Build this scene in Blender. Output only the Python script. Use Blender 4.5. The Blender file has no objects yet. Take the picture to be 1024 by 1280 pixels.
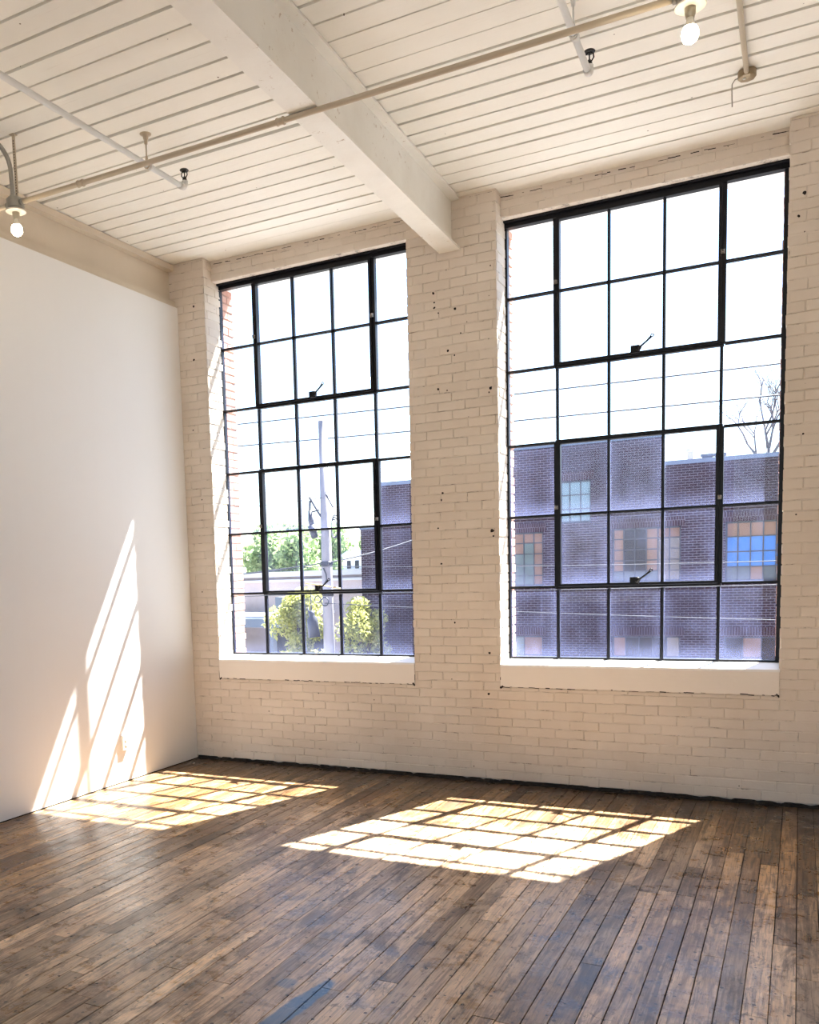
import bpy, math, random
from mathutils import Vector, Matrix
RND = random.Random(7)
C = bpy.context.scene.collection

# ------------------------------------------------------------------ mesh helpers
class MB:
    """collects shapes for ONE mesh object"""
    def __init__(s): s.v=[]; s.f=[]; s.mi=[]; s.sm=[]; s.col=[]; s.uv={}; s.mcur=0; s.ccur=(0.5,0.5,0.5,1)
    def _f(s, idx, smooth=False):
        s.f.append(idx); s.mi.append(s.mcur); s.sm.append(smooth); s.col.append(s.ccur)
    def quad(s,a,b,c,d):
        n=len(s.v); s.v+= [tuple(a),tuple(b),tuple(c),tuple(d)]; s._f((n,n+1,n+2,n+3))
    def hexa(s,p,smooth=False):   # 8 points: bottom ring 0-3, top ring 4-7
        n=len(s.v); s.v+=[tuple(q) for q in p]
        for f in ((3,2,1,0),(4,5,6,7),(0,1,5,4),(1,2,6,5),(2,3,7,6),(3,0,4,7)): s._f(tuple(n+i for i in f),smooth)
    def box(s,x0,x1,y0,y1,z0,z1):
        s.hexa([(x0,y0,z0),(x1,y0,z0),(x1,y1,z0),(x0,y1,z0),(x0,y0,z1),(x1,y0,z1),(x1,y1,z1),(x0,y1,z1)])
    def bar(s,a,b,w,h,up=(0,0,1)):
        a=Vector(a);b=Vector(b);d=(b-a).normalized();u=Vector(up)
        if abs(d.dot(u))>.98:u=Vector((0,1,0))
        r=d.cross(u).normalized();u=r.cross(d).normalized();P=[]
        for q in (a,b):
            for i,j in ((-1,-1),(1,-1),(1,1),(-1,1)): P.append(q+r*(i*w/2)+u*(j*h/2))
        s.hexa(P)
    def tube(s,path,r,n=14,caps=True,radii=None):
        P=[Vector(p) for p in path]; base=len(s.v); prev=None
        for i,p in enumerate(P):
            if i==0:d=P[1]-P[0]
            elif i==len(P)-1:d=P[-1]-P[-2]
            else:d=(P[i+1]-P[i]).normalized()+(P[i]-P[i-1]).normalized()
            d.normalize()
            if prev is None:
                t=Vector((0,0,1)) if abs(d.z)<.9 else Vector((1,0,0)); a=d.cross(t).normalized()
            else: a=(prev-d*prev.dot(d)).normalized()
            b=d.cross(a); prev=a; rr=radii[i] if radii else r
            for k in range(n):
                t=2*math.pi*k/n; s.v.append(tuple(p+a*(math.cos(t)*rr)+b*(math.sin(t)*rr)))
        for i in range(len(P)-1):
            for k in range(n):
                k2=(k+1)%n; s._f((base+i*n+k,base+i*n+k2,base+(i+1)*n+k2,base+(i+1)*n+k),True)
        if caps:
            s._f(tuple(base+k for k in reversed(range(n)))); s._f(tuple(base+(len(P)-1)*n+k for k in range(n)))
    def lathe(s,prof,c=(0,0,0),n=24,axis='z'):
        base=len(s.v); c=Vector(c)
        for (r,h) in prof:
            for k in range(n):
                t=2*math.pi*k/n
                if axis=='z': q=(r*math.cos(t),r*math.sin(t),h)
                elif axis=='y': q=(r*math.cos(t),h,-r*math.sin(t))
                else: q=(h,r*math.cos(t),r*math.sin(t))
                s.v.append(tuple(c+Vector(q)))
        for i in range(len(prof)-1):
            for k in range(n):
                k2=(k+1)%n; s._f((base+i*n+k,base+i*n+k2,base+(i+1)*n+k2,base+(i+1)*n+k),True)
        s._f(tuple(base+k for k in reversed(range(n)))); s._f(tuple(base+(len(prof)-1)*n+k for k in range(n)))
    def ring(s,c,R,r,axis='y',n=28,m=8):
        c=Vector(c);P=[]
        for k in range(n+1):
            t=2*math.pi*k/n
            if axis=='y': P.append(c+Vector((R*math.cos(t),0,R*math.sin(t))))
            else: P.append(c+Vector((0,R*math.cos(t),R*math.sin(t))))
        s.tube(P,r,m,False)
    def build(s,name,mats,parent=None):
        me=bpy.data.meshes.new(name); me.from_pydata(s.v,[],s.f); 
        if not isinstance(mats,(list,tuple)): mats=[mats]
        for m in mats: me.materials.append(m)
        me.polygons.foreach_set('material_index',s.mi); me.polygons.foreach_set('use_smooth',s.sm)
        a=me.color_attributes.new('tone','FLOAT_COLOR','CORNER'); buf=[]
        for f,c in zip(s.f,s.col): buf+= list(c)*len(f)
        a.data.foreach_set('color',buf)
        if s.uv:
            u=me.uv_layers.new(name='UVMap'); buf=[]
            for i,f in enumerate(s.f): 
                q=s.uv.get(i,[(0.5,0.5)]*len(f))
                for t in q: buf+=list(t)
            u.data.foreach_set('uv',buf)
        me.update()
        o=bpy.data.objects.new(name,me); C.objects.link(o)
        if parent: o.parent=parent
        return o
def empty(name,loc=(0,0,0)):
    o=bpy.data.objects.new(name,None); C.objects.link(o); o.location=loc; o.empty_display_size=.1
    return o
def tag(o,label,cat,group=None,kind=None):
    o['label']=label; o['category']=cat
    if group:o['group']=group
    if kind:o['kind']=kind
    return o
def struct(o,label=None,cat=None):
    o['kind']='structure'
    if label:o['label']=label
    if cat:o['category']=cat
    return o
bpy.context.view_layer.update()
def adopt(part,root):
    """part was built in world coordinates: make it a child that stays put"""
    part.parent=root; part.matrix_parent_inverse=Matrix.Translation(root.location).inverted() if root.parent is None else Matrix.Identity(4)
    return part

# ------------------------------------------------------------------ materials
class NT:
    def __init__(s,name):
        s.m=bpy.data.materials.new(name); s.m.use_nodes=True; s.t=s.m.node_tree; s.t.nodes.clear()
        s.out=s.n('ShaderNodeOutputMaterial')
    def n(s,typ,**kw):
        x=s.t.nodes.new(typ)
        for k,v in kw.items(): setattr(x,k,v)
        return x
    def l(s,a,b): s.t.links.new(a,b)
    def val(s,sock,v):
        if hasattr(v,'node'): s.l(v,sock)
        else: sock.default_value=v
    def math(s,op,a,b=0.0,c=None):
        x=s.n('ShaderNodeMath',operation=op); s.val(x.inputs[0],a); s.val(x.inputs[1],b)
        if c is not None: s.val(x.inputs[2],c)
        return x.outputs[0]
    def mix(s,f,a,b,mode='MIX'):
        x=s.n('ShaderNodeMix',data_type='RGBA',blend_type=mode); s.val(x.inputs[0],f); s.val(x.inputs[6],a); s.val(x.inputs[7],b); return x.outputs[2]
    def mixf(s,f,a,b):
        x=s.n('ShaderNodeMix',data_type='FLOAT'); s.val(x.inputs[0],f); s.val(x.inputs[2],a); s.val(x.inputs[3],b); return x.outputs[0]
    def noise(s,vec,scale,detail=4,rough=.55,dist=0):
        x=s.n('ShaderNodeTexNoise'); s.l(vec,x.inputs['Vector']); x.inputs['Scale'].default_value=scale; x.inputs['Detail'].default_value=detail; x.inputs['Roughness'].default_value=rough; x.inputs['Distortion'].default_value=dist
        return x.outputs[0]
    def coord(s,scale=(1,1,1),which='Object'):
        c=s.n('ShaderNodeTexCoord'); m=s.n('ShaderNodeMapping'); m.inputs['Scale'].default_value=scale; s.l(c.outputs[which],m.inputs[0]); return m.outputs[0]
    def ramp(s,f,a,b,ca=0.0,cb=1.0):
        x=s.n('ShaderNodeMapRange'); x.interpolation_type='SMOOTHSTEP'; s.val(x.inputs[0],f); x.inputs[1].default_value=a; x.inputs[2].default_value=b; s.val(x.inputs[3],ca); s.val(x.inputs[4],cb); return x.outputs[0]
    def pbsdf(s,col,rough=.5,metal=0,bump=None,bs=.3,bd=.01,spec=.5,**kw):
        p=s.n('ShaderNodeBsdfPrincipled'); s.val(p.inputs['Base Color'],col); s.val(p.inputs['Roughness'],rough); p.inputs['Metallic'].default_value=metal; s.val(p.inputs['Specular IOR Level'],spec)
        for k,v in kw.items(): s.val(p.inputs[k],v)
        if bump is not None:
            b=s.n('ShaderNodeBump'); b.inputs['Strength'].default_value=bs; b.inputs['Distance'].default_value=bd; s.l(bump,b.inputs['Height']); s.l(b.outputs[0],p.inputs['Normal'])
        s.l(p.outputs[0],s.out.inputs[0]); return p
def c4(r,g,b): return (r,g,b,1)
def simple(name,col,rough=.5,metal=0,bscale=0,bs=.2,bd=.002,var=.0,vscale=3,spec=.5):
    t=NT(name); v=t.coord(); 
    n=t.noise(v,vscale,5)
    a=tuple(x*(1-var) for x in col[:3])+(1,); b=tuple(min(1,x*(1+var*.6)) for x in col[:3])+(1,)
    colr=t.mix(n,a,b)
    t.pbsdf(colr,rough,metal,t.noise(v,bscale,4) if bscale else None,bs,bd,spec)
    return t.m
M={}
# painted brick: cream paint, per-brick tone, chips and dirt specks
def painted(name,base,dark,spots=True,joint=False):
    t=NT(name); v=t.coord(); at=t.n('ShaderNodeAttribute',attribute_name='tone')
    n1=t.noise(v,1.3,5,.6); n2=t.noise(v,38,4,.6); n3=t.noise(v,9,4,.6)
    col=t.mix(t.ramp(n1,.3,.75),base,dark)
    col=t.mix(t.math('MULTIPLY',at.outputs['Fac'],.22),col,c4(dark[0]*.82,dark[1]*.80,dark[2]*.78))
    col=t.mix(t.ramp(n3,.62,.8,0,.35),col,c4(base[0]*.85,base[1]*.78,base[2]*.70))
    if spots:
        w=t.n('ShaderNodeTexVoronoi',feature='F1',voronoi_dimensions='2D'); sx=t.n('ShaderNodeSeparateXYZ'); t.l(v,sx.inputs[0]); cx=t.n('ShaderNodeCombineXYZ'); t.l(t.math('ADD',sx.outputs[0],sx.outputs[1]),cx.inputs[0]); t.l(sx.outputs[2],cx.inputs[1]); t.l(cx.outputs[0],w.inputs['Vector']); w.inputs['Scale'].default_value=6.0; w.inputs['Randomness'].default_value=1
        sel=t.n('ShaderNodeSeparateColor'); t.l(w.outputs['Color'],sel.inputs[0])
        rad=t.math('MULTIPLY',sel.outputs[1],.040)
        dd=t.math('ADD',w.outputs['Distance'],t.math('MULTIPLY',t.math('SUBTRACT',n2,.5),.06))
        hit=t.math('MULTIPLY',t.math('LESS_THAN',dd,rad),t.math('GREATER_THAN',sel.outputs[0],.84))
        col=t.mix(hit,col,c4(.07,.045,.03))
    if joint:
        k=t.ramp(t.noise(v,9,5,.75),.50,.68); col=t.mix(t.math('MULTIPLY',k,.75),col,c4(.12,.08,.055))
    h=t.math('ADD',t.math('MULTIPLY',n2,.6),t.math('MULTIPLY',n3,.9))
    t.pbsdf(col,.55,0,h,.55,.006,.35)
    return t.m
PW=c4(.715,.645,.565); PD=c4(.625,.545,.46)
M['brick_paint']=painted('painted_brick',PW,PD)
M['joint_paint']=painted('painted_mortar',c4(.74,.67,.59),c4(.62,.54,.455),False,True)
M['plaster']=simple('painted_plaster',c4(.80,.745,.68),.6,0,30,.4,.003,.05,2)
M['sillpaint']=simple('sill_paint',c4(.86,.85,.83),.45,0,25,.3,.002,.06,6)
def drywall():
    t=NT('white_drywall'); v=t.coord(); n=t.noise(v,.8,4); st=t.noise(t.coord((1,3,.15)),2.5,3)
    col=t.mix(n,c4(.72,.715,.705),c4(.76,.755,.745)); col=t.mix(t.ramp(st,.5,.8,0,.12),col,c4(.7,.68,.65))
    t.pbsdf(col,.5,0,t.noise(v,60,3),.12,.002,.3); return t.m
M['drywall']=drywall()
M['gapdark']=simple('dark_gap',c4(.012,.008,.006),.95)
M['grime']=simple('black_grime',c4(.018,.012,.009),.95,0,60,1,.01)
# ceiling boards
def ceil():
    t=NT('painted_ceiling_boards'); at=t.n('ShaderNodeAttribute',attribute_name='tone'); v=t.coord()
    g=t.noise(t.coord((1.2,30,1)),2.2,5,.6); n=t.noise(v,1.1,5,.6)
    col=t.mix(t.ramp(n,.35,.75),c4(.86,.845,.785),c4(.79,.765,.695))
    col=t.mix(t.math('MULTIPLY',at.outputs['Fac'],.25),col,c4(.70,.665,.59))
    col=t.mix(t.ramp(g,.60,.80,0,.30),col,c4(.56,.49,.40))
    w=t.n('ShaderNodeTexVoronoi',voronoi_dimensions='2D'); t.l(v,w.inputs['Vector']); w.inputs['Scale'].default_value=3.6
    sel=t.n('ShaderNodeSeparateColor'); t.l(w.outputs['Color'],sel.inputs[0])
    hit=t.math('MULTIPLY',t.math('LESS_THAN',w.outputs['Distance'],t.math('MULTIPLY',sel.outputs[1],.022)),t.math('GREATER_THAN',sel.outputs[0],.75))
    col=t.mix(hit,col,c4(.12,.08,.05))
    t.pbsdf(col,.5,0,t.math('ADD',g,t.noise(v,22,3)),.25,.004,.35); return t.m
M['ceil']=ceil()
def beampaint():
    t=NT('old_cream_beam_paint'); v=t.coord(); n=t.noise(v,1.6,5,.6); f=t.noise(v,24,5,.7); z=t.noise(v,2.4,3,.5)
    col=t.mix(t.ramp(n,.35,.7),c4(.80,.785,.73),c4(.72,.695,.63))
    k=t.math('MULTIPLY',t.ramp(f,.60,.66),t.ramp(z,.50,.64)); col=t.mix(t.math('MULTIPLY',k,.7),col,c4(.36,.24,.14))
    t.pbsdf(col,.42,0,f,.35,.004,.4); return t.m
M['beam']=beampaint()
# floor
def floorm():
    t=NT('worn_maple_strip_floor'); at=t.n('ShaderNodeAttribute',attribute_name='tone'); sp=t.n('ShaderNodeSeparateColor'); t.l(at.outputs['Color'],sp.inputs[0])
    v=t.coord(); xyz=t.n('ShaderNodeSeparateXYZ'); t.l(v,xyz.inputs[0])
    off=t.n('ShaderNodeCombineXYZ'); t.l(t.math('MULTIPLY',sp.outputs[1],37.),off.inputs[0]); t.l(t.math('MULTIPLY',sp.outputs[2],53.),off.inputs[1])
    ad=t.n('ShaderNodeVectorMath',operation='ADD'); t.l(t.coord((28,1.3,1)),ad.inputs[0]); t.l(off.outputs[0],ad.inputs[1])
    g=t.noise(ad.outputs[0],1.6,7,.68,1.2)
    ad2=t.n('ShaderNodeVectorMath',operation='ADD'); t.l(t.coord((95,5,1)),ad2.inputs[0]); t.l(off.outputs[0],ad2.inputs[1])
    g2=t.noise(ad2.outputs[0],1.0,3,.6)
    base=t.mix(sp.outputs[0],c4(.14,.064,.022),c4(.54,.325,.145))
    base=t.mix(t.ramp(g,.42,.66),base,c4(.050,.023,.009))
    # worn, greyed traffic area
    wear=t.noise(t.coord((1,.8,1)),.75,6,.62); fine=t.noise(v,7,7,.7)
    wy=t.ramp(xyz.outputs[1],-1.5,-.40,0,1.3)
    wx=t.math('ADD',t.ramp(xyz.outputs[0],-4.4,-2.9,1.3,0),t.math('MULTIPLY',t.ramp(xyz.outputs[0],-.55,.1,0,1),t.ramp(xyz.outputs[1],-2.6,-1.2,0,1)))
    wk=t.math('SUBTRACT',t.math('ADD',t.math('MULTIPLY',wear,.6),t.math('MULTIPLY',fine,.55)),t.math('MULTIPLY',t.math('ADD',wy,wx),.20))
    grey=t.mix(t.ramp(g,.36,.62),c4(.60,.435,.285),c4(.20,.125,.075))
    grey=t.mix(t.math('MULTIPLY',sp.outputs[0],.7),grey,c4(.74,.56,.385))
    base=t.mix(t.ramp(wk,.42,.60,0,.86),base,grey)
    base=t.mix(t.ramp(g2,.50,.68,0,.6),base,c4(.075,.045,.028))
    # dark ingrained dirt patches
    d=t.noise(t.coord((2.2,.8,1)),1.7,8,.74,.8); base=t.mix(t.ramp(d,.50,.64,0,.75),base,c4(.060,.036,.024))
    d2=t.noise(t.coord((2.6,1,1)),7,6,.78,.5); base=t.mix(t.ramp(d2,.53,.62,0,.65),base,c4(.07,.045,.03))
    tn=t.mixf(sp.outputs[2],.66,1.48); cbn=t.n('ShaderNodeCombineXYZ'); [t.l(tn,cbn.inputs[i]) for i in range(3)]; base=t.mix(1.0,base,cbn.outputs[0],'MULTIPLY')
    # grime along the brick wall
    e=t.ramp(t.math('ADD',xyz.outputs[1],t.math('MULTIPLY',t.math('SUBTRACT',wear,.5),.5)),-.85,-.02,0,.85)
    base=t.mix(e,base,c4(.040,.026,.016))
    # scratches
    sc=t.n('ShaderNodeTexVoronoi',feature='DISTANCE_TO_EDGE'); 
    wv=t.n('ShaderNodeVectorMath',operation='ADD'); nz=t.n('ShaderNodeTexNoise'); t.l(v,nz.inputs['Vector']); nz.inputs['Scale'].default_value=2.2; t.l(nz.outputs['Color'],wv.inputs[0]); t.l(v,wv.inputs[1]); t.l(wv.outputs[0],sc.inputs['Vector']); sc.inputs['Scale'].default_value=2.3
    scr=t.math('MULTIPLY',t.math('LESS_THAN',sc.outputs['Distance'],.0035),t.ramp(fine,.52,.62)); base=t.mix(t.math('MULTIPLY',scr,.6),base,c4(.05,.03,.02))
    # nail holes
    nv=t.n('ShaderNodeTexVoronoi',voronoi_dimensions='2D'); t.l(t.coord((1,1,0)),nv.inputs['Vector']); nv.inputs['Scale'].default_value=9.5
    s2=t.n('ShaderNodeSeparateColor'); t.l(nv.outputs['Color'],s2.inputs[0])
    nl=t.math('MULTIPLY',t.math('LESS_THAN',nv.outputs['Distance'],t.math('ADD',t.math('MULTIPLY',s2.outputs[1],.034),.042)),t.math('GREATER_THAN',s2.outputs[0],.30)); base=t.mix(t.math('MULTIPLY',nl,.9),base,c4(.025,.018,.014))
    # spilled paint: violet-grey haze and a blue smear
    def blob(cx,cy,sx,sy,rot,edge,a,b):
        m=t.n('ShaderNodeMapping'); m.vector_type='TEXTURE'; c=t.n('ShaderNodeTexCoord'); t.l(c.outputs['Object'],m.inputs[0]); m.inputs['Location'].default_value=(cx,cy,0); m.inputs['Rotation'].default_value=(0,0,rot); m.inputs['Scale'].default_value=(sx,sy,1)
        ln=t.n('ShaderNodeVectorMath',operation='LENGTH'); t.l(m.outputs[0],ln.inputs[0])
        q=t.math('ADD',ln.outputs['Value'],t.math('MULTIPLY',t.math('SUBTRACT',fine,.5),edge)); return t.ramp(q,a,b,1,0)
    k=blob(-1.645,-3.80,.050,.33,-.12,.9,.75,1.0); base=t.mix(t.math('MULTIPLY',k,.85),base,c4(.035,.12,.24))
    k=blob(-1.77,-3.62,.05,.05,0,1.2,.6,1.1); base=t.mix(t.math('MULTIPLY',k,.6),base,c4(.05,.13,.23))
    k=blob(-.566,-2.706,.012,.03,0,.8,.7,1.1); base=t.mix(k,base,c4(.02,.015,.012))
    rough=t.math('ADD',t.ramp(fine,.3,.75,.20,.42),t.math('MULTIPLY',g,.06))
    hh=t.math('ADD',t.math('MULTIPLY',g,.6),t.math('ADD',t.math('MULTIPLY',fine,.35),t.math('MULTIPLY',nl,-1.5)))
    t.pbsdf(base,rough,0,hh,.28,.004,.38); return t.m
M['floor']=floorm()
# steel / metals
M['black_steel']=simple('black_painted_steel',c4(.004,.004,.007),.4,0,60,.3,.001,.3,10,.25)
M['brass']=simple('worn_pin_metal',c4(.22,.20,.18),.45,.8)
M['conduit']=simple('cream_painted_conduit',c4(.50,.42,.31),.35,0,40,.2,.001,.14,8)
M['whitepipe']=simple('white_painted_pipe',c4(.66,.66,.64),.28,0,40,.2,.001,.08,8)
M['blackhead']=simple('blackened_head',c4(.02,.018,.016),.4,.4)
M['greymetal']=simple('grey_painted_metal',c4(.36,.34,.29),.45,.3,30,.2,.001,.2,9)
M['dullbrass']=simple('dull_brass_box',c4(.34,.26,.16),.45,.5,30,.3,.001,.3,20)
M['porcelain']=simple('porcelain',c4(.78,.74,.66),.25)
M['socket']=simple('socket_metal',c4(.40,.36,.28),.35,.6)
M['plastic']=simple('ivory_plastic',c4(.84,.82,.77),.35)
M['slot']=simple('outlet_slot',c4(.05,.04,.04),.6)
BULB=70.0
def bulbm():
    t=NT('lit_bulb'); e=t.n('ShaderNodeEmission'); e.inputs[0].default_value=c4(1,.83,.58); e.inputs[1].default_value=BULB; t.l(e.outputs[0],t.out.inputs[0]); return t.m

M['bulb']=bulbm()
M['bulbglass']=simple('bulb_neck_glass',c4(.75,.70,.60),.15)
M['oldwood']=simple('pale_wood_rod',c4(.72,.60,.40),.5,0,30,.2,.001,.15,20)
# glass with dirt film
def glassm():
    t=NT('dusty_window_glass'); uv=t.n('ShaderNodeUVMap'); s=t.n('ShaderNodeSeparateXYZ'); t.l(uv.outputs[0],s.inputs[0])
    at=t.n('ShaderNodeAttribute',attribute_name='tone'); sp=t.n('ShaderNodeSeparateColor'); t.l(at.outputs['Color'],sp.inputs[0])
    v=t.coord(); n=t.noise(v,5,6,.65); st=t.noise(t.coord((14,1,.7)),2.0,5,.65); sp2=t.noise(v,60,3,.6)
    ex=t.math('MULTIPLY',t.math('MINIMUM',s.outputs[0],t.math('SUBTRACT',1.,s.outputs[0])),.36)
    ey=t.math('MULTIPLY',t.math('MINIMUM',s.outputs[1],t.math('SUBTRACT',1.,s.outputs[1])),.52)
    e=t.math('ADD',t.math('MINIMUM',ex,ey),t.math('MULTIPLY',t.math('SUBTRACT',n,.5),.035))
    edge=t.ramp(e,.0,.015,.50,0)
    wide=t.ramp(e,.0,.10,.09,0)
    bot=t.ramp(t.math('ADD',s.outputs[1],t.math('MULTIPLY',t.math('SUBTRACT',st,.5),.25)),.0,.28,.22,0)
    film=t.math('ADD',t.ramp(n,.35,.75,.05,.18),t.ramp(st,.55,.8,0,.16))
    speck=t.ramp(sp2,.70,.76,0,.35)
    amt=t.math('MULTIPLY',sp.outputs[0],t.math('ADD',film,t.math('ADD',bot,wide)))
    amt=t.math('ADD',amt,t.math('ADD',t.math('MULTIPLY',edge,sp.outputs[1]),t.math('MULTIPLY',speck,sp.outputs[2])))
    amt=t.math('MINIMUM',t.math('MULTIPLY',amt,DIRT),.8)
    tr=t.n('ShaderNodeBsdfTransparent'); tr.inputs[0].default_value=c4(.93,.955,.97)
    gl=t.n('ShaderNodeBsdfGlossy'); gl.inputs['Roughness'].default_value=.02
    fr=t.n('ShaderNodeFresnel'); fr.inputs[0].default_value=1.35
    m1=t.n('ShaderNodeMixShader'); t.l(fr.outputs[0],m1.inputs[0]); t.l(tr.outputs[0],m1.inputs[1]); t.l(gl.outputs[0],m1.inputs[2])
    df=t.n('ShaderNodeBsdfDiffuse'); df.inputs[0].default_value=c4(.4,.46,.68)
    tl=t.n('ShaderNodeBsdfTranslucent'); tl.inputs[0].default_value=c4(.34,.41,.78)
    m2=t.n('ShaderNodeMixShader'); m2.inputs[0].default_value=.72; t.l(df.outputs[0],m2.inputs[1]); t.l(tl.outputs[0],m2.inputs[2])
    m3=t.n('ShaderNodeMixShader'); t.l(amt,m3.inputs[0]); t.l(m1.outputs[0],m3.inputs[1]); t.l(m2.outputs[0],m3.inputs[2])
    t.l(m3.outputs[0],t.out.inputs[0]); return t.m
DIRT=.225
M['glass']=glassm()
def clearglass(name,tint,frac):
    t=NT(name); p=t.pbsdf(tint,.06,0,None,spec=.6); return t.m
# exterior
def redbrick(name,base,alt,mort):
    t=NT(name); v=t.coord(); at=t.n('ShaderNodeAttribute',attribute_name='tone')
    col=t.mix(at.outputs['Fac'],base,alt); n=t.noise(v,25,4); col=t.mix(t.ramp(n,.45,.8,0,.4),col,mort)
    t.pbsdf(col,.8,0,n,.5,.005,.2); return t.m
M['redbrick']=redbrick('exterior_red_brick',c4(.40,.22,.17),c4(.52,.31,.24),c4(.5,.43,.39))
M['redmortar']=simple('exterior_mortar',c4(.30,.20,.16),.9)
def facade(name,c1,c2,mo,sx=.215,sz=.0745,bump=.6):
    t=NT(name); g=t.n('ShaderNodeTexCoord'); s=t.n('ShaderNodeSeparateXYZ'); t.l(g.outputs['Object'],s.inputs[0]); cb=t.n('ShaderNodeCombineXYZ')
    t.l(t.math('ADD',s.outputs[0],s.outputs[1]),cb.inputs[0]); t.l(s.outputs[2],cb.inputs[1])
    b=t.n('ShaderNodeTexBrick'); t.l(cb.outputs[0],b.inputs['Vector']); b.inputs['Color1'].default_value=c1; b.inputs['Color2'].default_value=c2; b.inputs['Mortar'].default_value=mo
    b.inputs['Scale'].default_value=1; b.inputs['Brick Width'].default_value=sx; b.inputs['Row Height'].default_value=sz; b.inputs['Mortar Size'].default_value=.0085; b.inputs['Mortar Smooth'].default_value=.1; b.inputs['Bias'].default_value=-.2
    n=t.noise(g.outputs['Object'],.8,5); col=t.mix(t.ramp(n,.35,.75,0,.5),b.outputs['Color'],c4(c1[0]*.6,c1[1]*.6,c1[2]*.65))
    t.pbsdf(col,.85,0,b.outputs['Fac'],-.3 if False else .3,.01,.2); return t.m
M['facade']=facade('dark_brick_facade',c4(.032,.013,.020),c4(.022,.012,.019),c4(.17,.155,.18))
M['soldier']=facade('soldier_course_brick',c4(.040,.014,.018),c4(.028,.012,.016),c4(.15,.125,.14),.0745,.26)
M['coping']=simple('blue_grey_coping',c4(.13,.17,.26),.5)
M['extframe']=simple('exterior_window_steel',c4(.035,.045,.06),.5)
M['tanboard']=simple('tan_boarding',c4(.23,.135,.095),.7,0,12,.3,.003,.25,3)
M['tealglass']=simple('teal_reflecting_glass',c4(.05,.09,.115),.12,0,3,.3,.01,.4,1.5,.9)
M['skyglass']=simple('pale_sky_glass',c4(.11,.19,.26),.15,0,3,.3,.01,.35,2.5,.9)
M['bluefilm']=simple('bright_blue_covering',c4(.03,.17,.52),.4,0,5,.2,.003,.15,4)
M['darkglass']=simple('dark_window_glass',c4(.010,.016,.022),.25,0,3,.3,.01,.4,1.5,.3)
M['greypanel']=simple('grey_blue_panel',c4(.09,.11,.13),.6,0,10,.2,.002,.3,3)
M['roofing']=simple('pale_roofing',c4(.45,.45,.46),.7,0,6,.2,.01,.15,2)
M['pinkwall']=simple('faded_brick_parapet',c4(.40,.33,.31),.85,0,8,.3,.01,.2,3)
M['canopy']=simple('blue_grey_canopy_steel',c4(.12,.15,.20),.6)
M['lightwall']=simple('pale_siding',c4(.62,.66,.72),.7)
M['polewood']=simple('weathered_pole_wood',c4(.30,.29,.33),.8,0,20,.4,.01,.15,6)
M['cable']=simple('power_cable_rubber',c4(.06,.065,.08),.6)
M['hardware']=simple('pole_hardware',c4(.045,.05,.07),.5,.3)
M['asphalt']=simple('street_asphalt',c4(.20,.20,.20),.9,0,10,.3,.01,.2,.5)
M['bark']=simple('tree_bark',c4(.11,.085,.07),.9,0,12,.5,.01,.2,6)
M['barebark']=simple('bare_tree_bark',c4(.16,.15,.16),.9,0,12,.4,.01,.2,6)
def leafm(name,a,b):
    t=NT(name); at=t.n('ShaderNodeAttribute',attribute_name='tone'); col=t.mix(at.outputs['Fac'],a,b)
    d=t.n('ShaderNodeBsdfDiffuse'); tl=t.n('ShaderNodeBsdfTranslucent'); t.l(col,d.inputs[0]); t.l(col,tl.inputs[0])
    m=t.n('ShaderNodeMixShader'); m.inputs[0].default_value=.5; t.l(d.outputs[0],m.inputs[1]); t.l(tl.outputs[0],m.inputs[2]); t.l(m.outputs[0],t.out.inputs[0]); return t.m
M['leaf_green']=leafm('spring_green_leaves',c4(.22,.32,.14),c4(.42,.52,.27))
M['leaf_yellow']=leafm('yellow_green_leaves',c4(.28,.31,.10),c4(.56,.55,.20))

# ------------------------------------------------------------------ dimensions (metres)
ZC=4.31                     # ceiling
XL=-4.77                    # drywall partition face
XR=4.6; YB=-11.0            # right and rear walls
W1=(-4.492,-2.645); W2=(-1.960,-.103); W3=(1.05,2.90)   # window openings
GX1=[-4.4967,-4.1356,-3.7681,-3.4016,-3.0370,-2.672]; GX2=[-1.9524,-1.5855,-1.2227,-.8570,-.4927,-.1246]
GX3=[1.06+.3655*i for i in range(6)]
GZ=[4.1258,3.5997,3.0718,2.5269,1.9981,1.4701,.9371]    # grid lines, top to bottom
YG=.2416; ZS=.905; ZL=4.142; YO=.46
COURSE=.0677

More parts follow.
